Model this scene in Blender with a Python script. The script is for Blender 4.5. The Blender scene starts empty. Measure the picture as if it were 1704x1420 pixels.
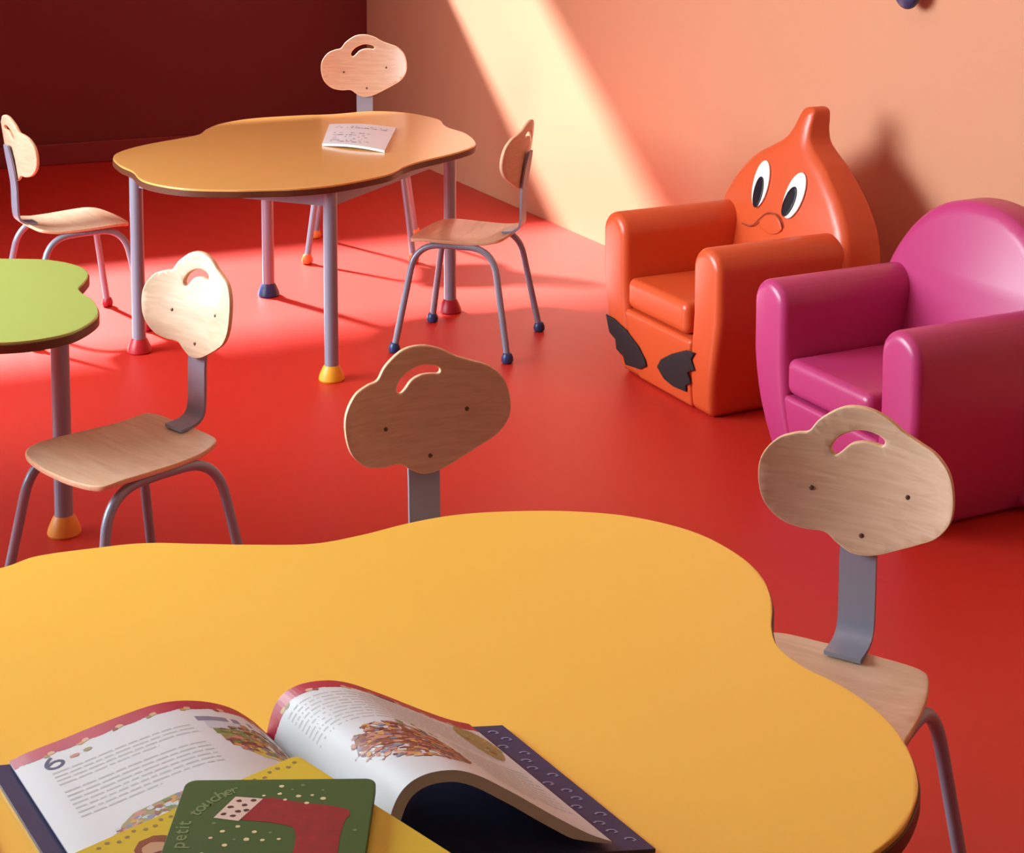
import bpy, bmesh, math, random
from mathutils import Vector, Matrix, Euler
S = bpy.context.scene
C = bpy.context.collection
random.seed(5)
PI = math.pi
def nrm2(x, y):
    l = math.hypot(x, y); return Vector((x/l, y/l, 0))

# ------------------------------------------------------------------ camera
cam = bpy.data.cameras.new('camera'); co = bpy.data.objects.new('camera', cam); C.objects.link(co)
co.location = (0, 0, 1.45); co.rotation_euler = (PI/2 - .09, 0, 0)
cam.sensor_fit = 'HORIZONTAL'; cam.sensor_width = 36; cam.lens = 2750/1704*36
cam.shift_x = 0; cam.shift_y = -(710 - (-245 + 2750*math.tan(.09)))/1704
cam.clip_start = .05
S.camera = co
# ------------------------------------------------------------------ light
S.view_settings.view_transform = 'Standard'; S.view_settings.look = 'None'
S.view_settings.gamma = 1; S.view_settings.exposure = 0; S.view_settings.use_curve_mapping = False
w = bpy.data.worlds.new('world'); S.world = w; w.use_nodes = True
w.node_tree.nodes['Background'].inputs[0].default_value = (.85, .93, 1.0, 1)
w.node_tree.nodes['Background'].inputs[1].default_value = .08
WD = nrm2(.439, -.899)          # along the right wall, towards the camera
BD = nrm2(-.92, -.39)           # along the back wall, to the left
CORNER = Vector((-.725, 8.209, 0))
SUN = Vector((.73, -.68, -.705)).normalized()
sl = bpy.data.lights.new('sun', 'SUN'); so = bpy.data.objects.new('sun', sl); C.objects.link(so)
sl.energy = 23.0; sl.color = (1, .93, .93); sl.angle = math.radians(3.4)
so.rotation_euler = SUN.to_track_quat('-Z', 'Y').to_euler()
def area(name, loc, aim, sx, sy, energy, color):
    l = bpy.data.lights.new(name, 'AREA'); o = bpy.data.objects.new(name, l); C.objects.link(o)
    l.shape = 'RECTANGLE'; l.size = sx; l.size_y = sy; l.energy = energy; l.color = color
    o.location = loc; o.rotation_euler = (Vector(aim) - Vector(loc)).to_track_quat('-Z', 'Y').to_euler()
    return o
area('window_daylight', (-3.10, 3.3, 1.5), (.6, 2.9, .40), 2.4, 1.5, 176, (.82, .94, 1.0)).data.spread = math.radians(150)

# ------------------------------------------------------------------ materials
def lin(c):
    return tuple(((v/255)/12.92 if v <= 10 else ((v/255+.055)/1.055)**2.4) for v in c) + (1,)
MC = {}
def mat(name, rgb, rough=.5, metal=0, spec=.5, coat=0, coat_rough=.1, var=.05, scale=8, bump=0, bscale=60):
    if name in MC: return MC[name]
    m = bpy.data.materials.new(name); m.use_nodes = True; nt = m.node_tree; b = nt.nodes['Principled BSDF']
    c = lin(rgb)
    tc = nt.nodes.new('ShaderNodeTexCoord'); n = nt.nodes.new('ShaderNodeTexNoise'); n.inputs['Scale'].default_value = scale
    n.inputs['Detail'].default_value = 4
    nt.links.new(tc.outputs['Object'], n.inputs['Vector'])
    r = nt.nodes.new('ShaderNodeMix'); r.data_type = 'RGBA'
    r.inputs[6].default_value = tuple(max(0, v*(1-var)) for v in c[:3])+(1,)
    r.inputs[7].default_value = tuple(min(1, v*(1+var)) for v in c[:3])+(1,)
    nt.links.new(n.outputs['Fac'], r.inputs[0]); nt.links.new(r.outputs[2], b.inputs['Base Color'])
    b.inputs['Roughness'].default_value = rough; b.inputs['Metallic'].default_value = metal
    b.inputs['Specular IOR Level'].default_value = spec
    b.inputs['Coat Weight'].default_value = coat; b.inputs['Coat Roughness'].default_value = coat_rough
    if bump:
        n2 = nt.nodes.new('ShaderNodeTexNoise'); n2.inputs['Scale'].default_value = bscale
        nt.links.new(tc.outputs['Object'], n2.inputs['Vector'])
        bp = nt.nodes.new('ShaderNodeBump'); bp.inputs['Strength'].default_value = bump; bp.inputs['Distance'].default_value = .002
        nt.links.new(n2.outputs['Fac'], bp.inputs['Height']); nt.links.new(bp.outputs['Normal'], b.inputs['Normal'])
    MC[name] = m
    return m
def wood(name, dark, light, rough=.38, coat=.3):
    if name in MC: return MC[name]
    m = bpy.data.materials.new(name); m.use_nodes = True; nt = m.node_tree; b = nt.nodes['Principled BSDF']
    tc = nt.nodes.new('ShaderNodeTexCoord'); mp = nt.nodes.new('ShaderNodeMapping'); mp.inputs['Scale'].default_value = (30, 4, 60)
    n = nt.nodes.new('ShaderNodeTexNoise'); n.inputs['Scale'].default_value = 2.2; n.inputs['Detail'].default_value = 6
    n.inputs['Distortion'].default_value = .6
    nt.links.new(tc.outputs['Object'], mp.inputs['Vector']); nt.links.new(mp.outputs[0], n.inputs['Vector'])
    cr = nt.nodes.new('ShaderNodeValToRGB'); cr.color_ramp.elements[0].position = .3; cr.color_ramp.elements[1].position = .7
    cr.color_ramp.elements[0].color = lin(dark); cr.color_ramp.elements[1].color = lin(light)
    nt.links.new(n.outputs['Fac'], cr.inputs[0]); nt.links.new(cr.outputs[0], b.inputs['Base Color'])
    b.inputs['Roughness'].default_value = rough; b.inputs['Coat Weight'].default_value = coat; b.inputs['Coat Roughness'].default_value = .2
    MC[name] = m
    return m
PLY = wood('birch_plywood', (198, 166, 134), (216, 188, 158))
PLYEDGE = mat('plywood_edge', (226, 190, 150), .6, var=.2, scale=200)
STEEL = mat('grey_painted_steel', (146, 156, 174), .34, metal=.25, var=.05)
FLOOR = mat('red_linoleum', (194, 41, 24), .5, coat=.35, coat_rough=.45, var=.06, scale=2.5, spec=.5, bump=.05, bscale=9)
SALMON = mat('salmon_wall_paint', (210, 150, 114), .75, var=.02, scale=3, bump=.1, bscale=150)
MAROON = mat('maroon_wall_paint', (112, 24, 22), .6, var=.02)
MAROON2 = mat('maroon_baseboard_paint', (128, 30, 32), .45, var=.03)
WHITE = mat('white_ceiling_paint', (235, 228, 215), .8)
FRAMEW = mat('white_window_frame', (225, 222, 215), .5)

# ------------------------------------------------------------------ mesh helpers
def mkobj(name, bm, mats, parent=None, smooth=True, angle=35, wn=False):
    me = bpy.data.meshes.new(name); bm.normal_update(); bm.to_mesh(me); bm.free()
    for m in (mats if isinstance(mats, (list, tuple)) else [mats]): me.materials.append(m)
    if smooth:
        for p in me.polygons: p.use_smooth = True
        me.set_sharp_from_angle(angle=math.radians(angle))
    o = bpy.data.objects.new(name, me); C.objects.link(o)
    if parent: o.parent = parent
    if wn:
        k = o.modifiers.new('wn', 'WEIGHTED_NORMAL'); k.keep_sharp = True; k.weight = 100
    return o
def thing(name, label, cat, loc=(0, 0, 0), rz=0, group=None):
    o = bpy.data.objects.new(name, None); C.objects.link(o); o.location = loc; o.rotation_euler = (0, 0, rz)
    o.empty_display_size = .1
    o['label'] = label; o['category'] = cat
    if group: o['group'] = group
    return o
def tag(o, label, cat, group=None):
    o['label'] = label; o['category'] = cat
    if group: o['group'] = group
    return o
def copy_tree(o, parent=None):
    c = o.copy(); C.objects.link(c)
    if parent: c.parent = parent
    for ch in list(o.children): copy_tree(ch, c)
    return c
def spline(pts, n=6, closed=True):
    out = []; N = len(pts)
    rng = range(N) if closed else range(N-1)
    for i in rng:
        if closed: p = [pts[(i+k-1) % N] for k in range(4)]
        else: p = [pts[max(0, min(N-1, i+k-1))] for k in range(4)]
        for j in range(n):
            t = j/n
            out.append(tuple(.5*((2*p[1][a]) + (-p[0][a]+p[2][a])*t + (2*p[0][a]-5*p[1][a]+4*p[2][a]-p[3][a])*t*t
                       + (-p[0][a]+3*p[1][a]-3*p[2][a]+p[3][a])*t**3) for a in range(len(p[0]))))
    if not closed: out.append(tuple(pts[-1]))
    return out
def area2(p): return sum(p[i-1][0]*p[i][1]-p[i][0]*p[i-1][1] for i in range(len(p)))/2
def orient(p, ccw=True):
    p = [tuple(q) for q in p]
    return p if (area2(p) > 0) == ccw else p[::-1]
def offs(p, d):
    if abs(d) < 1e-9: return list(p)
    out = []; N = len(p)
    for i in range(N):
        a, b, c = Vector(p[i-1]), Vector(p[i]), Vector(p[(i+1) % N])
        e1 = (b-a).normalized(); e2 = (c-b).normalized()
        n1 = Vector((-e1.y, e1.x)); n2 = Vector((-e2.y, e2.x)); n = n1+n2
        if n.length < 1e-6: n = n1
        n.normalize(); k = 1/max(.5, n.dot(n1))
        out.append(tuple(b+n*d*k))
    return out
def slab_bm(outer, t, r=.0, nseg=3, holes=(), fn=None, cuts=(), bm=None, mi_cap=0, mi_side=0, bottom_r=None):
    """plate in the (u, v) plane, thickness t along w (centred), rounded edge radius r; fn maps (u, v, w) to a point"""
    new = bmesh.new()
    loops = [orient(outer, True)] + [orient(h, False) for h in holes]
    br = r if bottom_r is None else bottom_r
    prof = []
    if r > 0:
        for k in range(nseg+1):
            a = PI/2*k/nseg; prof.append((r*(1-math.sin(a)), t/2-r*(1-math.cos(a))))
    else: prof.append((0, t/2))
    if br > 0:
        for k in range(nseg+1):
            a = PI/2*(1-k/nseg); prof.append((br*(1-math.sin(a)), -t/2+br*(1-math.cos(a))))
    else: prof.append((0, -t/2))
    tops, bots = [], []
    for lp in loops:
        rings = []
        for d, wz in prof:
            rings.append([new.verts.new((x, y, wz)) for x, y in offs(lp, d)])
        for a, b in zip(rings[:-1], rings[1:]):
            for i in range(len(a)):
                j = (i+1) % len(a)
                f = new.faces.new((a[j], a[i], b[i], b[j])); f.material_index = mi_side
        tops.append(rings[0]); bots.append(rings[-1])
    for rs, up in ((tops, 1), (bots, -1)):
        es = []
        for rg in rs:
            for i in range(len(rg)):
                e = new.edges.get((rg[i], rg[(i+1) % len(rg)]))
                es.append(e)
        g = bmesh.ops.triangle_fill(new, use_beauty=True, use_dissolve=False, edges=es, normal=(0, 0, up))
        for f in g['geom']:
            if isinstance(f, bmesh.types.BMFace):
                f.material_index = mi_cap
                f.normal_update()
                if f.normal.z*up < 0: f.normal_flip()
    for (p, n) in cuts:
        bmesh.ops.bisect_plane(new, geom=new.verts[:]+new.edges[:]+new.faces[:], plane_co=p, plane_no=n, dist=1e-5)
    if fn:
        for v in new.verts: v.co = Vector(fn(*v.co))
    bmesh.ops.recalc_face_normals(new, faces=new.faces)
    if bm is None: return new
    me = bpy.data.meshes.new('t'); new.to_mesh(me); new.free(); bm.from_mesh(me); bpy.data.meshes.remove(me)
    return bm
def gridcuts(u0, u1, v0, v1, step):
    c = []; u = u0
    while u < u1: c.append(((u, 0, 0), (1, 0, 0))); u += step
    v = v0
    while v < v1: c.append(((0, v, 0), (0, 1, 0))); v += step
    return c
def tube_bm(path, r, n=14, bm=None, caps=True, rf=None):
    bm = bm or bmesh.new(); P = [Vector(p) for p in path]; rings = []
    t0 = (P[1]-P[0]).normalized(); up = Vector((0, 0, 1)) if abs(t0.z) < .9 else Vector((1, 0, 0))
    nn = t0.cross(up).normalized()
    for i, p in enumerate(P):
        t = ((P[min(i+1, len(P)-1)]-P[max(i-1, 0)])).normalized()
        nn = (nn - t*nn.dot(t)).normalized(); b = t.cross(nn); rr = rf(i/(len(P)-1)) if rf else r
        rings.append([bm.verts.new(p + (nn*math.cos(2*PI*k/n)+b*math.sin(2*PI*k/n))*rr) for k in range(n)])
    for a, b in zip(rings[:-1], rings[1:]):
        for k in range(n): bm.faces.new((a[k], a[(k+1) % n], b[(k+1) % n], b[k]))
    if caps: bm.faces.new(rings[0][::-1]); bm.faces.new(rings[-1])
    bmesh.ops.recalc_face_normals(bm, faces=bm.faces)
    return bm
def lathe_bm(prof, n=24, bm=None, c=(0, 0)):
    bm = bm or bmesh.new(); rings = []
    for r, z in prof: rings.append([bm.verts.new((c[0]+r*math.cos(2*PI*k/n), c[1]+r*math.sin(2*PI*k/n), z)) for k in range(n)])
    for a, b in zip(rings[:-1], rings[1:]):
        for k in range(n): bm.faces.new((a[k], a[(k+1) % n], b[(k+1) % n], b[k]))
    bm.faces.new(rings[0][::-1]); bm.faces.new(rings[-1]); bmesh.ops.recalc_face_normals(bm, faces=bm.faces)
    return bm
def box_bm(x0, x1, y0, y1, z0, z1, bm=None):
    bm = bm or bmesh.new()
    bmesh.ops.create_cube(bm, size=1, matrix=Matrix.Translation(((x0+x1)/2, (y0+y1)/2, (z0+z1)/2)) @ Matrix.Diagonal((x1-x0, y1-y0, z1-z0, 1)))
    return bm
def bendpath(pts, rad, n=8):
    """polyline with rounded corners"""
    P = [Vector(p) for p in pts]; out = [P[0]]
    for i in range(1, len(P)-1):
        a, b, c = P[i-1], P[i], P[i+1]; d1 = (a-b).normalized(); d2 = (c-b).normalized()
        L = min(rad, (a-b).length*.49, (c-b).length*.95)
        s, e = b+d1*L, b+d2*L
        for k in range(n+1):
            t = k/n; out.append((1-t)**2*s+2*t*(1-t)*b+t*t*e)
    out.append(P[-1]); return out
def ell(cx, cy, a, b, rot=0, n=24):
    return [(cx+a*math.cos(t)*math.cos(rot)-b*math.sin(t)*math.sin(rot), cy+a*math.cos(t)*math.sin(rot)+b*math.sin(t)*math.cos(rot)) for t in [2*PI*k/n for k in range(n)]]

# ------------------------------------------------------------------ the room
def struct(name, bm, m):
    o = mkobj(name, bm, m, smooth=False); o['kind'] = 'structure'; return o
ZUP = Vector((0, 0, 1))
def wallfn(org, d, nout):
    return lambda u, v, w_: org + d*u + ZUP*v + nout*(w_+.06)
struct('floor', box_bm(-7, 6, -2, 10, -.1, 0), FLOOR)
CL = [CORNER - BD*.12 - WD*.12, CORNER - WD*.12 + BD*4.42, CORNER + BD*4.42 + WD*9.5, CORNER - BD*.12 + WD*9.5]
struct('ceiling', slab_bm([(p.x, p.y) for p in CL], .1, fn=lambda u, v, w_: (u, v, 2.95 + w_)), WHITE)
RN = Vector((.899, .439, 0)); BN = Vector((-.39, .92, 0)).normalized()
rect = lambda u0, u1, v0, v1: [(u0, v0), (u1, v0), (u1, v1), (u0, v1)]
struct('wall_right', slab_bm(rect(-.1, 9.5, -.02, 2.9), .12, fn=wallfn(CORNER, WD, RN)), SALMON)
WIN = rect(.22, 4.1, 1.60, 2.46)
struct('wall_back', slab_bm(rect(-.1, 4.6, -.02, 2.9), .12, holes=[WIN], fn=wallfn(CORNER, BD, BN)), MAROON)
LC = CORNER + BD*4.3
LWIN = rect(2.2, 5.0, .6, 2.3)
struct('wall_left', slab_bm(rect(-.1, 9.5, -.02, 2.9), .12, holes=[LWIN], fn=wallfn(LC, WD, -RN)), MAROON)
struct('baseboard_back', slab_bm(rect(0, 4.3, 0, .1), .016, r=.004, nseg=2, fn=lambda u, v, w_: CORNER+BD*u+ZUP*v-BN*(w_+.0085)), MAROON2)
def wframe(name, r4, org, d, nout, nm):
    (u0, v0), (u1, _), (_, v1), _x = r4; bm = bmesh.new()
    k = .03
    slab_bm(rect(u0, u1, v0, v1), .05, holes=[rect(u0+k, u1-k, v0+k, v1-k)], fn=wallfn(org, d, nout), bm=bm)
    for i in range(1, nm):
        uu = u0+(u1-u0)*i/nm
        slab_bm(rect(uu-.02, uu+.02, v0+k, v1-k), .04, fn=wallfn(org, d, nout), bm=bm)
    struct(name, bm, FRAMEW)
wframe('window_1', WIN, CORNER, BD, BN, 1)
wframe('window_2', LWIN, LC, WD, -RN, 2)

# ------------------------------------------------------------------ tables
CAPS = {'yellow': mat('yellow_rubber', (240, 178, 40), .45), 'red': mat('red_rubber', (178, 26, 40), .4),
        'blue': mat('blue_rubber', (40, 62, 112), .35), 'crimson': mat('crimson_rubber', (160, 22, 44), .4),
        'orange': mat('orange_rubber', (232, 148, 50), .45), 'peach': mat('peach_rubber', (226, 122, 60), .45)}
TOPZ = .55
def table(name, label, outline, legs, topcol, edgecol, group=None, rough=.3):
    cx = sum(p[0] for p in legs)/4; cy = sum(p[1] for p in legs)/4
    t = thing(name, label, 'table', (cx, cy, 0), 0, group)
    L = [(x-cx, y-cy) for x, y in outline]; L = orient(spline(L, 7))
    mt = mat(name+topcol[0], topcol[1], rough, var=.02, scale=4, spec=.5, coat=.6, coat_rough=.2); me = mat(name+'edge', edgecol, .45)
    o = mkobj('tabletop', slab_bm(L, .022, r=.002, nseg=2, fn=lambda u, v, w_: (u, v, TOPZ-.011+w_)), mt, t, wn=True)
    # dark edge band: a thin ring hugging the rim
    mkobj('edge_band', slab_bm(offs(L, -.002), .017, r=.001, nseg=1, holes=[offs(L, .0005)], fn=lambda u, v, w_: (u, v, TOPZ-.0135+w_)), me, o)
    q = [(p[0]-cx, p[1]-cy) for p in legs]
    bm = bmesh.new()
    for i in range(4):
        a, b = Vector(q[i]+(0,)), Vector(q[(i+1) % 4]+(0,)); d = (b-a).normalized(); n = Vector((-d.y, d.x, 0)); ln = (b-a).length
        slab_bm(rect(.012, ln-.012, TOPZ-.062, TOPZ-.0225), .02, fn=lambda u, v, w_: a+d*u+ZUP*v+n*w_, bm=bm)
    mkobj('under_frame', bm, STEEL, t, smooth=False)
    for (x, y), p in zip(q, legs):
        lg = mkobj('leg', lathe_bm([(.0195, .03), (.0195, TOPZ-.0225)], 24, c=(x, y)), STEEL, t)
        mkobj('foot_cap', lathe_bm([(.034, 0), (.036, .004), (.034, .014), (.029, .026), (.024, .037), (.0205, .042)], 28, c=(x, y)), CAPS[p[2]] if len(p) > 2 else CAPS['yellow'], lg)
    return t
FAR = [(-1.183, 4.84), (-1.133, 4.717), (-1.076, 4.627), (-1.013, 4.489), (-.894, 4.39), (-.76, 4.366), (-.665, 4.374), (-.57, 4.39), (-.478, 4.439), (-.388, 4.531), (-.342, 4.6), (-.312, 4.699), (-.268, 4.783), (-.184, 4.899), (-.124, 5.011), (-.115, 5.106), (-.149, 5.262), (-.205, 5.367), (-.228, 5.439), (-.253, 5.551), (-.359, 5.681), (-.488, 5.721), (-.621, 5.655), (-.728, 5.629), (-.883, 5.564), (-.968, 5.464), (-.998, 5.355), (-1.006, 5.239), (-1.05, 5.172), (-1.138, 5.053), (-1.185, 4.939)]
YEL = [(-.647, 2.016), (-.612, 2.051), (-.548, 2.075), (-.482, 2.092), (-.411, 2.090), (-.339, 2.087), (-.261, 2.090), (-.201, 2.117), (-.139, 2.157), (-.076, 2.185), (-.002, 2.197), (.081, 2.197), (.162, 2.179), (.239, 2.131), (.286, 2.066), (.311, 1.998), (.314, 1.923), (.303, 1.853), (.304, 1.805), (.325, 1.76), (.358, 1.72), (.385, 1.667), (.399, 1.605), (.397, 1.544), (.386, 1.503), (.36, 1.454), (.32, 1.412), (.27, 1.37), (.225, 1.33), (.19, 1.27), (.16, 1.18), (.07, 1.09), (-.05, 1.05), (-.17, 1.08), (-.27, 1.13), (-.36, 1.13), (-.48, 1.1), (-.6, 1.12), (-.7, 1.2), (-.75, 1.32), (-.76, 1.42), (-.8, 1.52), (-.86, 1.62), (-.87, 1.75), (-.82, 1.88), (-.73, 1.97)]
GRN = [(-1.141, 3.615), (-1.08, 3.612), (-1.03, 3.604), (-.967, 3.567), (-.926, 3.519), (-.906, 3.468), (-.901, 3.413), (-.9, 3.365), (-.881, 3.323), (-.847, 3.272), (-.819, 3.202), (-.809, 3.138), (-.83, 3.049), (-.884, 2.999), (-.945, 2.98), (-1.04, 2.97), (-1.13, 2.97), (-1.22, 2.95), (-1.33, 2.87), (-1.5, 2.83), (-1.66, 2.88), (-1.76, 2.98), (-1.86, 3.05), (-1.98, 3.14), (-2.04, 3.3), (-2.0, 3.46), (-1.92, 3.56), (-1.89, 3.68), (-1.8, 3.83), (-1.64, 3.9), (-1.49, 3.86), (-1.4, 3.77), (-1.31, 3.68), (-1.22, 3.63)]
table('flower_table', 'tan orange scalloped low table in the middle distance with a white magazine on it', FAR,
      [(-.498, 4.453, 'yellow'), (-1.086, 4.707, 'red'), (-.8, 5.324, 'blue'), (-.196, 5.131, 'crimson')], ('tan', (236, 178, 98)), (92, 50, 26))
table('flower_table', 'large yellow orange scalloped table filling the foreground with books on it', YEL,
      [(.17, 1.95), (.12, 1.35), (-.55, 1.35), (-.5, 1.95)], ('yellow', (255, 212, 84)), (74, 30, 20))
table('flower_table', 'lime green scalloped table cut off by the left edge', GRN,
      [(-.957, 3.417, 'orange'), (-1.15, 3.08, 'red'), (-1.75, 3.2, 'blue'), (-1.6, 3.7, 'yellow')], ('green', (176, 196, 100)), (60, 30, 22))

# ------------------------------------------------------------------ children's chairs
def backrest_outline():
    p = [(-.146, .010), (-.141, .043), (-.120, .068), (-.094, .077), (-.074, .080), (-.056, .099), (-.022, .117), (.012, .118), (.044, .107), (.070, .090), (.094, .079), (.122, .066), (.142, .043), (.148, .010), (.142, -.022), (.120, -.048), (.090, -.064), (.058, -.078), (.030, -.089), (.006, -.094), (-.016, -.092), (-.036, -.080), (-.054, -.066), (-.084, -.063), (-.116, -.051), (-.139, -.024)]
    return spline([tilt(a*.955, b*.95) for a, b in p], 5)
TC, TS = math.cos(math.radians(5)), math.sin(math.radians(5))
def tilt(a, b): return (a*TC - b*TS, a*TS + b*TC)
BLUE = CAPS['blue']
def make_chair(label, cap='blue'):
    t = thing('school_chair', label, 'chair', (0, 0, 0), 0)
    # seat
    so_ = spline([(a*.92, b*.92) for a, b in [(.150, -.125), (.162, -.06), (.164, 0), (.162, .06), (.150, .125), (.125, .148), (.06, .152), (-.05, .145), (-.125, .132), (-.147, .11), (-.152, .05), (-.153, 0), (-.152, -.05), (-.147, -.11), (-.125, -.132), (-.05, -.145), (.06, -.152), (.125, -.148)]], 4)
    def sf(u, v, w_):
        z = .333 + w_ - .012*math.exp(-((u+.03)/.09)**2)*(1-(v/.16)**2)
        if u > .09: z -= .9*(u-.09)**1.6
        if u < -.08: z += .35*(-.08-u)**1.3
        return (u, v, z)
    mkobj('seat', slab_bm(so_, .010, r=.002, nseg=2, fn=sf, cuts=gridcuts(-.15, .16, -.15, .15, .015), mi_side=1), [PLY, PLYEDGE], t, angle=50)
    # four tube legs, each running up into half of its side rail
    for s in (1, -1):
        for e in (1, -1):
            P = bendpath([(e*.172, s*.165, .012), (e*.118, s*.126, .3165), (0, s*.124, .3185)], .075, 10)
            lg = mkobj('leg', tube_bm(P, .0098), STEEL, t, angle=60)
            mkobj('foot_cap', lathe_bm([(.010, 0), (.0155, .003), (.0175, .010), (.0165, .018), (.013, .027), (.0105, .030)], 18, c=(e*.172, s*.165)), CAPS[cap], lg)
    mkobj('cross_bar', tube_bm([(-.05, -.124, .3165), (-.05, .124, .3165)], .008), STEEL, t)
    # flat steel back support
    path = spline([(-.112, .3438), (-.130, .3450), (-.147, .348), (-.161, .357), (-.168, .376), (-.170, .42), (-.171, .46), (-.176, .50), (-.183, .54), (-.192, .585)], 6, closed=False)
    bm = bmesh.new(); hw = .0265; th = .003; rings = []
    for i, (x, z) in enumerate(path):
        a = path[max(i-1, 0)]; b = path[min(i+1, len(path)-1)]; d = Vector((b[0]-a[0], b[1]-a[1])).normalized(); n = Vector((-d.y, d.x))
        k = 1-.35*max(0, (i/(len(path)-1)-.9)/.1)
        rings.append([bm.verts.new((x+n.x*s1*th, s2*hw*k, z+n.y*s1*th)) for s1, s2 in ((1, -1), (1, 1), (-1, 1), (-1, -1))])
    for a, b in zip(rings[:-1], rings[1:]):
        for k in range(4): bm.faces.new((a[k], a[(k+1) % 4], b[(k+1) % 4], b[k]))
    bm.faces.new(rings[0][::-1]); bm.faces.new(rings[-1]); bmesh.ops.recalc_face_normals(bm, faces=bm.faces)
    mkobj('back_support', bm, STEEL, t, angle=50)
    # cloud backrest
    ol = backrest_outline()
    hole = spline([tilt(a, b) for a, b in ((-.040, .052), (-.034, .064), (-.018, .075), (.006, .081), (.028, .077), (.038, .070), (.035, .063), (.022, .065), (.005, .066), (-.012, .061), (-.025, .050), (-.034, .045))], 5)
    def bf(u, v, w_):
        x = -.174 + w_ + 1.5*u*u - .14*v
        return (x, u, .563 + v)
    b = mkobj('backrest', slab_bm(ol, .010, r=.002, nseg=2, holes=[hole], fn=bf, cuts=gridcuts(-.14, .145, -.09, .11, .014), mi_side=1), [PLY, PLYEDGE], t, angle=50)
    for (y, z) in ((-.068, -.002), (.072, .0), (.002, -.062)):
        p = Vector(bf(*tilt(y, z), .005))
        bm = lathe_bm([(.0036, -.004), (.0036, .0006), (.0025, .0012)], 12)
        bmesh.ops.rotate(bm, verts=bm.verts, matrix=Matrix.Rotation(PI/2, 3, 'Y')); bmesh.ops.translate(bm, verts=bm.verts, vec=p)
        mkobj('screw', bm, mat('dark_screw', (105, 85, 70), .4, metal=.6), b)
    return t
def place(t, x, y, fx, fy, s=1.0):
    t.location = (x, y, 0); t.rotation_euler = (0, 0, math.atan2(fy, fx)); t.scale = (s, s, s)
CH = [
    ('plywood chair with blue feet seen side-on right of the tan orange table', 'blue', (-.13, 4.81, -.955, .29, 1.0)),
    ('plywood chair on the far side of the tan orange table, facing us across it', 'peach', (-.545, 5.95, .04, -1, 1.14)),
    ('plywood chair behind the green table, its backrest cut off by the left edge', 'crimson', (-1.345, 4.96, .82, .57, 1.0)),
    ('pale plywood chair at the lime green table with its brownish seat in full view', 'blue', (-.730, 3.02, -.68, -.73, 1.0)),
    ('dark shaded plywood chair behind the yellow table, its seat hidden by the tabletop', 'blue', (-.073, 2.40, .40, -.92, .99)),
    ('plywood chair at the right end of the yellow table, in front of the pink armchair', 'blue', (.397, 2.095, -.52, -.85, 1.0)),
]
protos = {}
for label, cap, (x, y, fx, fy, s) in CH:
    if cap in protos: t = copy_tree(protos[cap]); t['label'] = label
    else: t = protos[cap] = make_chair(label, cap)
    t['group'] = 'children\'s cloud-backed chairs'
    place(t, x, y, fx, fy, s)

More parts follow.
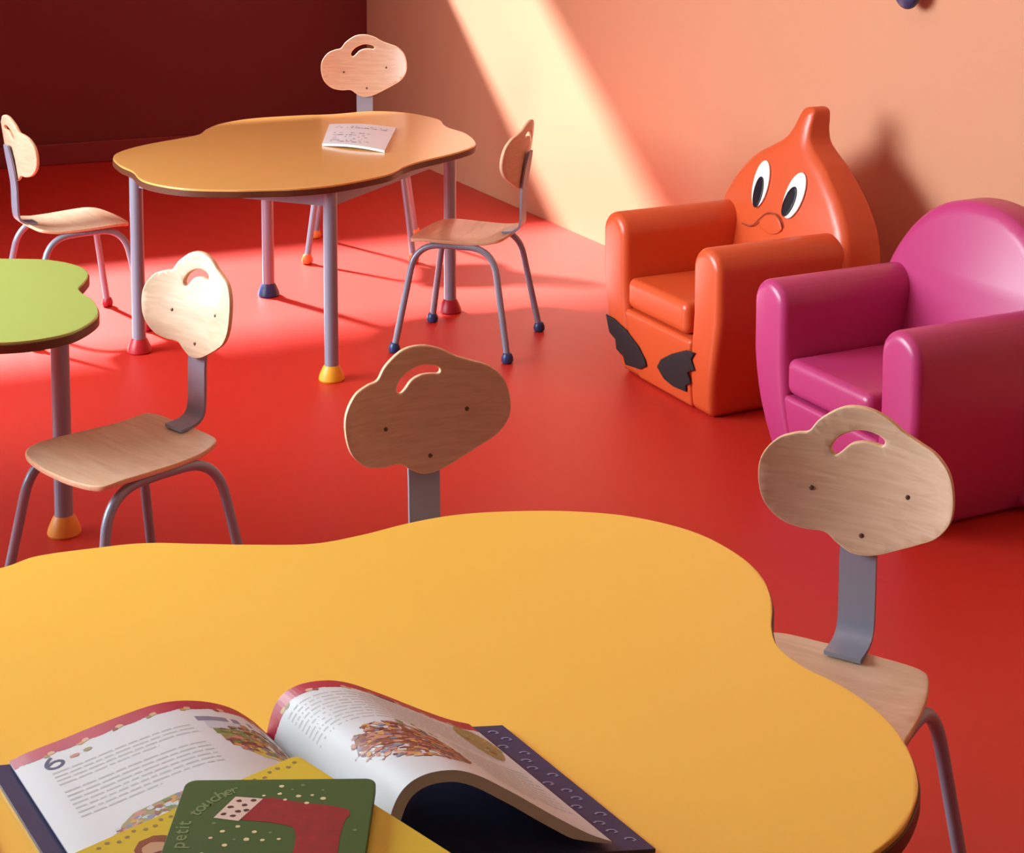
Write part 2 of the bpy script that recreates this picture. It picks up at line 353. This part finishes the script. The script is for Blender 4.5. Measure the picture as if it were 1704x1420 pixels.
# ------------------------------------------------------------------ foam armchairs
def rbox(bm, x0, x1, y0, y1, z0, z1, r, fn=None, step=.04):
    """rounded box with grid faces"""
    ol = rect(y0, y1, z0, z1); pts = []
    for (cx, cy, a0) in ((y1-r, z1-r, 0), (y0+r, z1-r, 90), (y0+r, z0+r, 180), (y1-r, z0+r, 270)):
        for k in range(7): a = math.radians(a0+15*k); pts.append((cx+r*math.cos(a), cy+r*math.sin(a)))
    xm = (x0+x1)/2
    return slab_bm(pts, x1-x0, r=r*.9, nseg=6, fn=lambda u, v, w_: (fn or (lambda *q: q))(xm+w_, u, v), cuts=gridcuts(y0, y1, z0, z1, step), bm=bm)
def armchair(label, loc, rz, col, kind):
    M = mat(kind+'_leatherette', col, .36, var=.03, scale=5, coat=.15, coat_rough=.25, bump=.04, bscale=40)
    t = thing('armchair', label, 'armchair', loc, rz); t.scale = (.96, 1.07, 1.045)
    def taper(x, y, z):
        k = 1 - .24*max(0, (.26-z)/.26)**1.3
        return (x - .03*max(0, (.2-z)/.2)**2*(1 if x > 0 else -1), y*k, z)
    for s in (-1, 1):
        # front outline of an arm: rounded top, slimmer foot
        ol = [(.220*s+.058*math.cos(a), .374+.058*math.sin(a)) for a in [PI*k/16 for k in range(17)]]
        ol += [(.22*s-.058, .3), (.22*s-.058, .15), (.22*s-.058, .012), (.22*s-.046, 0), (.22*s+.046, 0), (.22*s+.058, .012), (.22*s+.058, .15), (.22*s+.058, .3)]
        mkobj('arm', slab_bm(ol, .47, r=.022, nseg=5, cuts=gridcuts(-.3, .3, .02, .42, .04), fn=lambda u, v, w_: taper(w_+.035, u, v)), M, t, angle=60)
    mkobj('base', rbox(None, -.26, .270, -.168, .168, .002, .186, .012, taper), M, t, angle=60)
    mkobj('seat_cushion', rbox(None, -.16, .262, -.160, .128, .188, .270, .022, None), M, t, angle=60)
    # backrest
    if kind == 'orange':
        half = [(.268, .0), (.275, .10), (.288, .25), (.289, .35), (.272, .43), (.236, .49), (.190, .54), (.140, .58), (.088, .61), (.052, .635), (.036, .665), (.030, .695), (.022, .715)]
        topp = [(0, .722)]
    else:
        half = [(.268, .0), (.275, .10), (.288, .25), (.289, .35), (.270, .425), (.236, .487), (.196, .535), (.145, .575), (.080, .602)]
        topp = [(0, .612)]
    ol = spline(half+topp+[(-a, b) for a, b in half[::-1]], 4)
    def bk(u, v, w_):
        f = min(1, max(0, (v-.30)/.42)); th = 1 - .58*f
        x, y, z = taper(-.185 + w_*th - .055*f, u, v)
        if kind == 'orange': y += .035*max(0, (v-.56)/.16)
        # front face bulges softly
        if w_ > .05: x += .022*math.cos(min(1, abs(u)/.27)*PI/2)*max(0, 1-abs(v-.45)/.3)
        return (x, y, z)
    b = mkobj('backrest', slab_bm(ol, .16, r=.03, nseg=6, cuts=gridcuts(-.26, .26, .01, .71, .02), fn=bk), M, t, angle=60)
    if kind == 'orange':
        W_ = mat('eye_white', (240, 240, 236), .35); K = mat('eye_black', (24, 22, 30), .3); BK = mat('black_felt', (30, 18, 20), .8)
        BRN = mat('mouth_seam', (150, 62, 34), .6)
        def patch(outl, th, off, name, m, par):
            def f(u, v, w_):
                x, y, z = bk(u, v, .080); return (x+off+w_, y, z)
            return mkobj(name, slab_bm(outl, th, r=th*.4, nseg=2, cuts=gridcuts(-.2, .2, .4, .65, .01), fn=f), m, par, angle=50)
        for (y, z, rot, py, pz) in ((-.078, .503, .04, -.076, .482), (.072, .500, -.22, .062, .483)):
            e = patch(ell(y, z, .035, .062, rot), .006, .0035, 'eye', W_, b)
            patch(ell(py, pz, .020, .041, rot*1.2), .004, .008, 'pupil', K, e)
        # soft beak and its seam
        beak = spline([(-.05, .405), (-.035, .425), (-.01, .436), (.018, .438), (.04, .425), (.05, .408), (.03, .392), (0, .386), (-.03, .390)], 4)
        patch(beak, .008, .002, 'beak', M, b)
        bm = tube_bm([(bk(u, v, .080)[0]+.0075, u, v) for u, v in spline([(-.125, .388), (-.095, .388), (-.07, .396), (-.045, .418), (-.02, .436), (.0, .441), (.022, .440), (.04, .430), (.052, .414)], 5, False)], .0020, 8)
        mkobj('mouth', bm, BRN, b)
        def flat(outl, name, par):
            return mkobj(name, slab_bm(outl, .004, r=.001, nseg=1, cuts=gridcuts(-.25, .2, .0, .3, .015), fn=lambda u, v, w_: (taper(.272, u, v)[0]+.0015+w_, u, v)), BK, par, angle=50)
        R = [(-0.007, 0.072), (0.019, 0.099), (0.075, 0.13), (0.144, 0.159), (0.184, 0.163), (0.165, 0.141), (0.177, 0.117), (0.142, 0.101), (0.153, 0.076), (0.126, 0.062), (0.123, 0.044), (0.063, 0.039), (0.02, 0.046)]
        flat(R, 'foot_patch', t)
        Lf = [(-0.252, 0.147), (-0.242, 0.099), (-0.213, 0.087), (-0.216, 0.059), (-0.184, 0.047), (-0.181, 0.025), (-0.101, 0.036), (-0.065, 0.055), (-0.066, 0.072), (-0.093, 0.101), (-0.148, 0.129), (-0.211, 0.145)]
        flat(Lf, 'foot_patch', t)
    return t
AR = math.atan2(-.44, -.90)
FRONT = Vector((-.90, -.44, 0)); LAT = Vector((.44, -.90, 0))
fc = Vector((.380, 4.32, 0))
armchair('orange foam armchair with googly eyes, beak and black webbed feet against the salmon wall', fc-FRONT*.265, AR, (212, 88, 44), 'orange')
fp = fc + LAT*.795 + FRONT*.035
armchair('pink magenta foam armchair with a plain rounded back beside the orange one', fp-FRONT*.265, AR, (184, 58, 116), 'pink')

# ------------------------------------------------------------------ books on the yellow table
NAVY = mat('navy_cover', (50, 50, 88), .45, var=.2, scale=14); NAVYL = mat('pale_blue_print', (140, 140, 178), .5)
PAPER = mat('white_paper', (208, 214, 216), .6, var=.01); INK = mat('grey_print', (182, 187, 184), .7); INKD = mat('navy_print', (58, 56, 92), .6)
REDB = mat('crimson_border_print', (172, 36, 58), .5, var=.2, scale=40)
PAL = [mat('print_'+n, c, .6) for n, c in (('brown', (142, 82, 50)), ('green', (110, 134, 62)), ('rose', (190, 128, 112)), ('slate', (130, 130, 152)),
       ('ochre', (196, 150, 70)), ('plum', (122, 58, 66)), ('olive', (150, 140, 84)), ('yellow', (206, 194, 74)), ('sky', (190, 200, 208)), ('tan', (204, 168, 130)))]
G0 = Vector((-.249, 1.602, 0)); RV = Vector((.205, .020, 0)); LV = Vector((-.246, -.050, 0)); BV = Vector((.134, -.204, 0))
BOOKZ = TOPZ + .0045
def prof(s, kind):
    """height of the arched page above the cover"""
    if kind == 'R':
        pts = [(0, .004), (.06, .029), (.14, .047), (.25, .0565), (.38, .0545), (.55, .041), (.75, .022), (.9, .009), (1, .003)]
    else:
        pts = [(0, .004), (.06, .020), (.15, .036), (.28, .046), (.42, .047), (.6, .036), (.8, .020), (.93, .010), (1, .003)]
    n = len(pts)
    def slope(k):
        if k == 0: return (pts[1][1]-pts[0][1])/(pts[1][0]-pts[0][0])
        if k == n-1: return (pts[-1][1]-pts[-2][1])/(pts[-1][0]-pts[-2][0])
        return (pts[k+1][1]-pts[k-1][1])/(pts[k+1][0]-pts[k-1][0])
    for k in range(n-1):
        (a, ha), (b, hb) = pts[k], pts[k+1]
        if s <= b:
            d = b-a; t = max(0, (s-a)/d); m0, m1 = slope(k)*d, slope(k+1)*d
            return (2*t**3-3*t*t+1)*ha+(t**3-2*t*t+t)*m0+(-2*t**3+3*t*t)*hb+(t**3-t*t)*m1
    return pts[-1][1]
def shift(s, kind):  # the arch of the right half leans over the gutter
    return -.045*math.sin(min(1, s/.30)*PI)*(1 if s < .30 else 0) if kind == 'R' else 0.0
def pagept(s, v, kind, up=0):
    V = RV if kind == 'R' else LV
    d = s + (shift(s, kind) if kind == 'R' else 0)
    h = prof(s, kind)*(1+(.40*v if kind == 'R' else .05*v))
    e = .01; n = Vector((-(prof(min(1, s+e), kind)-prof(max(0, s-e), kind))/(2*e*V.length), 0, 1)).normalized()
    dirv = V.normalized()
    return G0 + V*d + BV*v + ZUP*(BOOKZ+.002+h+n.z*up) + dirv*n.x*up
bt = thing('open_book', 'open picture book with red-bordered arched pages and a navy cover', 'book', (G0.x, G0.y, TOPZ))
ORG = Vector((G0.x, G0.y, TOPZ))
def cover(kind):
    V = RV if kind == 'R' else LV
    a = G0 - BV*.02; vs = V*(1.18 if kind == 'R' else 1.07)
    ol = [(0, 0), (1, 0), (1, 1), (0, 1)]
    o = mkobj('cover', slab_bm(ol, 1, fn=lambda u, v, w_: a+vs*u+BV*1.04*v+ZUP*(TOPZ+.0022+w_*.0036)-ORG), NAVY, bt, smooth=False)
    return o
cR = cover('R'); cL = cover('L')
def page_block(kind, th):
    bm = bmesh.new(); N = 60; Mv = 12
    ss = [(i/N)**1.3 for i in range(N+1)]
    top = [[bm.verts.new(pagept(s, j/Mv, kind)-ORG) for j in range(Mv+1)] for s in ss]
    bot = [[bm.verts.new(pagept(s, j/Mv, kind, -min(th, (prof(s, kind))*.8))-ORG) for j in range(Mv+1)] for s in ss]
    botset = {v for r in bot for v in r}
    for i in range(N):
        for j in range(Mv):
            bm.faces.new((top[i][j], top[i+1][j], top[i+1][j+1], top[i][j+1])); bm.faces.new((bot[i][j], bot[i][j+1], bot[i+1][j+1], bot[i+1][j]))
        bm.faces.new((top[i][0], bot[i][0], bot[i+1][0], top[i+1][0])); bm.faces.new((top[i][Mv], top[i+1][Mv], bot[i+1][Mv], bot[i][Mv]))
    for j in range(Mv):
        bm.faces.new((top[0][j], top[0][j+1], bot[0][j+1], bot[0][j])); bm.faces.new((top[N][j], bot[N][j], bot[N][j+1], top[N][j+1]))
    for f in bm.faces:
        f.normal_update()
    for f in bm.faces:
        if all(v in botset for v in f.verts) or any(v in botset for v in f.verts): f.material_index = 14
    bmesh.ops.recalc_face_normals(bm, faces=bm.faces)
    return bm
PEDGE = mat('page_edges', (190, 196, 214), .7)
MATS = [PAPER, REDB, INK, INKD] + PAL + [PEDGE]
def deco_rect(bm, kind, s0, s1, v0, v1, mi, up, ns=6, nv=1):
    g = [[bm.verts.new(pagept(s0+(s1-s0)*i/ns, v0+(v1-v0)*j/nv, kind, up)-ORG) for j in range(nv+1)] for i in range(ns+1)]
    for i in range(ns):
        for j in range(nv):
            q = (g[i][j], g[i+1][j], g[i+1][j+1], g[i][j+1])
            f = bm.faces.new(q if kind == 'L' else q[::-1]); f.material_index = mi
def deco_ell(bm, kind, s, v, a, b, mi, up, n=14, wob=0):
    nr = max(1, min(10, int(a/.02))); ks = [1+wob*random.uniform(-1, 1) for _ in range(n)]
    c = bm.verts.new(pagept(s, v, kind, up)-ORG); prev = None
    for m in range(1, nr+1):
        r = []
        for k in range(n):
            t = 2*PI*k/n; q = ks[k]*m/nr
            r.append(bm.verts.new(pagept(min(.995, max(0.004, s+a*q*math.cos(t))), min(.998, max(.002, v+b*q*math.sin(t))), kind, up)-ORG))
        for k in range(n):
            f = bm.faces.new((c, r[k], r[(k+1) % n]) if prev is None else (prev[k], r[k], r[(k+1) % n], prev[(k+1) % n])); f.material_index = mi
        prev = r
def text_block(bm, kind, s0, s1, v0, v1, lines, last=1.0):
    for i in range(lines):
        v = v0+(v1-v0)*(i+.5)/lines; s = s0; end = s1 if i < lines-1 else s0+(s1-s0)*last
        while (s < end if s1 > s0 else s > end):
            wl = random.uniform(.02, .065)*(1 if s1 > s0 else -1); e = s+wl
            if (e > end) if s1 > s0 else (e < end): e = end
            deco_rect(bm, kind, s, e, v-.0055, v+.0045, 2, .00012, 2); s = e + (.009 if s1 > s0 else -.009)
def picture(bm, kind, s0, s1, v0, v1, n, cols, base=None):
    if base is not None: deco_ell(bm, kind, (s0+s1)/2, (v0+v1)/2, (s1-s0)*.5, (v1-v0)*.5, 4+base, .00014, 18, .08)
    for i in range(n):
        s = random.uniform(s0, s1); v = random.uniform(v0, v1)
        if ((s-(s0+s1)/2)/(s1-s0)*2)**2+((v-(v0+v1)/2)/(v1-v0)*2)**2 > .95: continue
        deco_ell(bm, kind, s, v, random.uniform(.006, .018), random.uniform(.005, .016), 4+random.choice(cols), .0002+.0000006*i, 9, .3)
def border(bm, kind):
    n = 60
    for i in range(n):
        s0 = i/n; s1 = (i+1)/n; k = .072+.012*abs(math.sin(s0*26))
        deco_rect(bm, kind, min(.999, max(.001, s0)), min(.999, s1), .001, k, 1, .00012, 1)
    for i in range(7):
        s = .08+.13*i
        deco_ell(bm, kind, s, .072, .014, .013, 4+9, .00026, 10, .1); deco_ell(bm, kind, s+.02, .084, .012, .010, 4+(6, 0, 4)[i % 3], .0003, 8, .2)
bm = page_block('L', .010)
border(bm, 'L')
text_block(bm, 'L', .90, .37, .205, .325, 4, .7); text_block(bm, 'L', .90, .37, .355, .58, 7, .55)
# the numeral 6 and two small ornaments
def stroke(bm, kind, pts, wd, mi):
    for (a, b) in zip(pts[:-1], pts[1:]):
        d = Vector((b[0]-a[0], b[1]-a[1])); n = Vector((-d.y, d.x)).normalized()*wd/2
        f = bm.faces.new([bm.verts.new(pagept(x, y, kind, .00026)-ORG) for x, y in ((a[0]+n.x, a[1]+n.y), (a[0]-n.x, a[1]-n.y), (b[0]-n.x, b[1]-n.y), (b[0]+n.x, b[1]+n.y))]); f.material_index = mi
six = [(.870, .105), (.885, .118), (.898, .138), (.902, .158), (.895, .176), (.880, .186), (.860, .184), (.846, .172), (.842, .158), (.850, .144), (.866, .139), (.884, .145), (.898, .156)]
stroke(bm, 'L', spline(six, 3, False), .014, 3)
deco_ell(bm, 'L', .795, .150, .018, .012, 4+2, .00026, 10, .15); deco_ell(bm, 'L', .745, .143, .018, .012, 4+6, .00026, 10, .15)
# the landscape picture near the gutter
for (s0, s1, v0, v1, c) in ((.03, .34, .15, .19, 3), (.03, .32, .19, .26, 8), (.03, .31, .26, .31, 1), (.03, .30, .31, .36, 6), (.03, .29, .36, .41, 5)): deco_rect(bm, 'L', s0, s1, v0, v1, 4+c, .00016, 6)
picture(bm, 'L', .03, .30, .20, .48, 170, [0, 1, 4, 5, 6, 2], None)
picture(bm, 'L', .06, .24, .40, .50, 14, [3, 8, 7], 7)
picture(bm, 'L', .40, .86, .66, .92, 300, [0, 0, 3, 8, 2, 4, 8, 1], 6)
mkobj('page', bm, MATS, bt, angle=40)
bm = page_block('R', .011)
border(bm, 'R')
text_block(bm, 'R', .07, .92, .12, .44, 10, .6); text_block(bm, 'R', .58, .96, .46, .86, 11, .5)
deco_rect(bm, 'R', .50, .58, .075, .095, 3, .00026, 3)
picture(bm, 'R', .12, .55, .48, .86, 420, [0, 0, 2, 4, 5, 3, 9, 2], 0); picture(bm, 'R', .30, .56, .44, .56, 16, [1, 1, 6], None)
picture(bm, 'R', .82, .99, .08, .38, 40, [6, 0, 1, 6, 4], 6)
mkobj('page', bm, MATS, bt, angle=40)
# pale swirls printed inside the navy cover's outer border
bm = bmesh.new(); a0 = G0 - BV*.02; vs = RV*1.18
for i in range(15):
    v = .06+.062*i; u = .925+.03*math.sin(i*2.4); pts = spline([(u-.018, v), (u-.006, v-.010), (u+.014, v-.008), (u+.018, v+.006), (u+.004, v+.012)], 4, False)
    for (p, q) in zip(pts[:-1], pts[1:]):
        d = Vector((q[0]-p[0], q[1]-p[1])); n = Vector((-d.y, d.x)).normalized()*.004
        bm.faces.new([bm.verts.new(a0+vs*x+BV*1.04*y+ZUP*(TOPZ+.0044)-ORG) for x, y in ((p[0]+n.x, p[1]+n.y), (p[0]-n.x, p[1]-n.y), (q[0]-n.x, q[1]-n.y), (q[0]+n.x, q[1]+n.y))])
mkobj('swirl_print', bm, NAVYL, cR, smooth=False)

# yellow book lying across the open pages, green board book on top
YZ = TOPZ+.0675
def board(name, label, P0, ex, ey, z0, th, m, rad=.008, lab=None):
    """P0 corner, ex/ey edge vectors"""
    c = P0+(ex+ey)/2; lx, ly = ex.length, ey.length; dx, dy = ex.normalized(), ey.normalized()
    ol = []
    for (sx, sy, a0) in ((1, 1, 0), (-1, 1, 90), (-1, -1, 180), (1, -1, 270)):
        for k in range(6):
            a = math.radians(a0+18*k); ol.append((sx*(lx/2-rad)+rad*math.cos(a), sy*(ly/2-rad)+rad*math.sin(a)))
    t = thing(name, label, 'book', (c.x, c.y, z0))
    f = lambda u, v, h: dx*u+dy*v+ZUP*h
    t_cover = mkobj('cover', slab_bm(ol, th*.999, r=.001, nseg=2, fn=lambda u, v, w_: f(u, v, th/2+w_)), m, t, angle=40, wn=True)
    return t, f, lx, ly, th
def merge(o, bm, mats):
    """add a printed pattern to a part's own mesh"""
    k = len(o.data.materials)
    for m in mats: o.data.materials.append(m)
    for f in bm.faces: f.material_index += k
    me = bpy.data.meshes.new('t'); bm.to_mesh(me); bm.free()
    b2 = bmesh.new(); b2.from_mesh(o.data); b2.from_mesh(me); b2.to_mesh(o.data); b2.free(); bpy.data.meshes.remove(me)
def flat_ell(bm, f, u, v, a, b, h, mi, n=14, wob=0, rot=0):
    r = [bm.verts.new(f(x, y, h)) for x, y in [((u+(p-u)*(1+wob*random.uniform(-1, 1))), (v+(q-v)*(1+wob*random.uniform(-1, 1)))) for p, q in ell(u, v, a, b, rot, n)]]
    fc_ = bm.faces.new(r); fc_.material_index = mi
def flat_poly(bm, f, pts, h, mi):
    fc_ = bm.faces.new([bm.verts.new(f(x, y, h)) for x, y in pts]); fc_.material_index = mi
YELB = mat('yellow_cover', (220, 204, 54), .45, var=.06, scale=12)
apex = Vector((-.198, 1.452, 0)); e1 = Vector((-.74, -.67, 0)).normalized(); e2 = Vector((.70, -.71, 0)).normalized()
tY, fY, lx, ly, th = board('yellow_book', 'yellow picture book with cartoon faces, wedged beneath the green stocking book', apex, e1*.24, e2*.235, YZ, .006, YELB)
bm = bmesh.new(); k = 0
for (u, v) in ((.050, -.080), (-.005, -.07)):
    flat_ell(bm, fY, u, v, .017, .015, th+.00012, 0, 16, .08); flat_ell(bm, fY, u+.003, v+.004, .011, .011, th+.00026, 1, 14, .05); flat_ell(bm, fY, u+.008, v+.016, .013, .008, th+.00038, 2, 12, .1)
for i in range(26):
    flat_ell(bm, fY, -.11+.0085*i, -.108+.003*math.sin(i*1.9), .0022, .0020, th+.00016, 3, 8, .2)
mkobj('cover_picture', bm, [PAL[0], PAL[9], PAL[5], PAL[6]], tY, smooth=False)
GREEN = mat('green_cover', (58, 98, 32), .6, var=.05, scale=10)
gp = Vector((-.288, 1.394, 0)); gx = Vector((.168, .003, 0)); gy = Vector((.0, -.19, 0)) 
tG, fG, lx, ly, th = board('green_book', 'dark green board book with a red stocking and white dots, topmost of the books', gp, gx, gy, YZ+.0065, .009, GREEN, .010)
# on the cover: u right, v away from the top edge
X0, Y0 = -lx/2, -ly/2
q = lambda a, b: (X0+a*lx, Y0+b*lx*1.55)      # a, b in cover widths from the top left corner
RED = mat('stocking_red', (150, 28, 26), .7, var=.35, scale=90); CUFF = mat('cuff_white', (226, 214, 200), .6); SPOT = mat('cuff_spots', (86, 48, 34), .7)
DOT = mat('snow_dot', (226, 226, 170), .6); DOTD = mat('pale_green_dot', (110, 144, 84), .6); TXT = mat('pale_green_lettering', (118, 148, 92), .6)
bm = bmesh.new()
sh = [(.42, .115), (.62, .140), (.80, .165), (.875, .185), (.89, .215), (.87, .25), (.86, .34), (.86, .44), (.82, .56), (.74, .64), (.63, .66), (.56, .60), (.57, .52), (.63, .46), (.645, .38), (.63, .30), (.58, .270), (.47, .25), (.33, .225)]
flat_poly(bm, fG, [q(a, b) for a, b in spline([(a, b) for a, b in sh], 3)], th+.00016, 0)
mkobj('stocking', bm, RED, tG, smooth=False)
bm = bmesh.new()
flat_poly(bm, fG, [q(a, b) for a, b in ((.285, .105), (.43, .118), (.335, .245), (.205, .225))], th+.00026, 0)
for a, b in ((.31, .130), (.345, .155), (.275, .165), (.25, .205), (.32, .190), (.385, .128), (.30, .215), (.36, .185)):
    flat_ell(bm, fG, *q(a, b), .0026, .0020, th+.00034, 1, 9, .2)
mkobj('stocking_cuff', bm, [CUFF, SPOT], tG, smooth=False)
bm = bmesh.new()
for a, b, r, c in ((.51, .045, 3, 0), (.62, .04, 2.4, 1), (.51, .09, 2.6, 0), (.61, .105, 3, 0), (.68, .1, 2, 0), (.74, .12, 3.2, 0), (.43, .1, 2, 0), (.545, .125, 2.2, 0), (.66, .145, 2.6, 0), (.57, .065, 1.8, 1), (.73, .07, 1.8, 1),
                   (.34, .275, 2.6, 0), (.27, .30, 2.8, 0), (.43, .305, 2.8, 0), (.22, .335, 2.2, 0), (.34, .345, 1.8, 1), (.40, .345, 3.4, 0), (.48, .35, 2.6, 0), (.30, .375, 3, 0), (.51, .31, 2, 1), (.56, .345, 2.2, 0), (.17, .15, 2.4, 1), (.215, .255, 2.4, 1), (.20, .42, 2.6, 0), (.40, .43, 2.8, 0), (.50, .47, 2.2, 0), (.30, .50, 3, 0), (.93, .30, 2.4, 1), (.42, .58, 3, 0), (.2, .62, 3, 0), (.5, .75, 3, 0), (.7, .8, 3, 0), (.3, .8, 3, 0), (.92, .55, 2.6, 0)):
    flat_ell(bm, fG, *q(a, b), r*.0008, r*.0007, th+.0002, c, 10, .1)
merge(tG.children[0], bm, [DOT, DOTD])
# pale hand-set lettering running up the left side and round the corner
bm = bmesh.new()
def glyph(ch, size):
    cu = bpy.data.curves.new('g', 'FONT'); cu.body = ch; cu.size = size; cu.align_x = 'CENTER'; cu.offset = size*.012
    ob = bpy.data.objects.new('g', cu); me = bpy.data.meshes.new_from_object(ob)
    vs = [tuple(v.co) for v in me.vertices]; fs = [tuple(p.vertices) for p in me.polygons]
    bpy.data.objects.remove(ob); bpy.data.curves.remove(cu); bpy.data.meshes.remove(me); return vs, fs
def put(ch, a, b, ang, size=.0175):
    vs, fs = glyph(ch, size); x, y = q(a, b); ca, sa = math.cos(ang), math.sin(ang)
    nv = [bm.verts.new(fG(x+vx*ca+vy*sa, y+vx*sa-vy*ca, th+.0002)) for vx, vy, _ in vs]
    for f in fs: bm.faces.new([nv[k] for k in f[::-1]])
for ch, a, b in (('p', .105, .375), ('e', .100, .335), ('t', .098, .302), ('i', .097, .278), ('t', .098, .255)): put(ch, a, b, -PI/2*.97)
for ch, a, b, an in (('t', .130, .205, -62), ('o', .146, .180, -57), ('u', .170, .154, -50), ('c', .196, .130, -44), ('h', .224, .110, -36), ('e', .254, .093, -30), ('r', .280, .082, -24)): put(ch, a, b, math.radians(an))
merge(tG.children[0], bm, [TXT])
# corner of one more picture book at the lower left
tP, fP, lx, ly, th2 = board('picture_book', 'grey and pinkish picture book, only a corner showing left of the open book', Vector((-.737, 1.505, 0)), Vector((.235, -.02, 0)), Vector((.09, -.16, 0)), TOPZ, .004, mat('grey_cover', (120, 120, 140), .5, var=.1), .004)
bm = bmesh.new(); random.seed(3)
for i in range(60):
    flat_ell(bm, fP, random.uniform(-lx*.46, lx*.46), random.uniform(-ly*.05, ly*.44), random.uniform(.005, .014), random.uniform(.004, .010), th2+.00012+.000004*i, random.randrange(4), 10, .25)
mkobj('cover_picture', bm, [PAL[2], PAL[9], PAL[5], PAL[0]], tP, smooth=False)

# ------------------------------------------------------------------ magazine on the far table
mt = thing('magazine', 'white printed magazine lying on the tan orange table', 'magazine', (-.48, 5.16, TOPZ))
mc = Vector((-.48, 5.16, 0)); Pm = [Vector((-.603, 5.40, 0)), Vector((-.378, 5.335, 0)), Vector((-.384, 4.915, 0)), Vector((-.585, 5.03, 0))]
def mq(u, v, h):
    p = (Pm[0]*(1-u)+Pm[1]*u)*(1-v)+(Pm[3]*(1-u)+Pm[2]*u)*v
    return p-mc+ZUP*(h + .006*math.sin(PI*min(1, max(0, u))))
bm = slab_bm(rect(0, 1, 0, 1), 1, cuts=gridcuts(.1, 1, .1, 1, .1), fn=lambda u, v, w_: mq(u, v, .004+w_*.007))
pg = mkobj('pages', bm, mat('magazine_paper', (232, 232, 236), .5), mt, smooth=False)
bm = bmesh.new(); random.seed(9)
for i in range(90):
    u = random.uniform(.1, .88); v = random.choice([.14, .2, .45, .55, .63, .72, .8, .86]); du = random.uniform(.02, .06)
    if u > .72 and v > .4: continue
    fc_ = bm.faces.new([bm.verts.new(mq(x, y, .008)) for x, y in ((u, v), (u, v+.03), (u+du, v+.03), (u+du, v))]); fc_.material_index = random.randrange(3)
merge(pg, bm, [PAL[3], PAL[8], INK])

# ------------------------------------------------------------------ knob on the right wall
kc = CORNER + WD*4.18 + ZUP*1.075
kt = thing('coat_knob', 'round dark blue knob on the salmon wall above the pink armchair', 'coat hook', kc, math.atan2(-RN.y, -RN.x))
def rotlathe(prof_, n=24):
    b = lathe_bm(prof_, n); bmesh.ops.rotate(b, verts=b.verts, matrix=Matrix.Rotation(PI/2, 3, 'Y')); return b
mkobj('stem', rotlathe([(.022, 0), (.022, .006), (.010, .010), (.010, .03)]), STEEL, kt)
mkobj('knob', rotlathe([(.012, .026)]+[(max(.002, .045*math.sin(a)), .05-.024*math.cos(a)) for a in [PI*k/14 for k in range(2, 15)]], 28), mat('dark_blue_knob', (52, 56, 96), .4), kt)
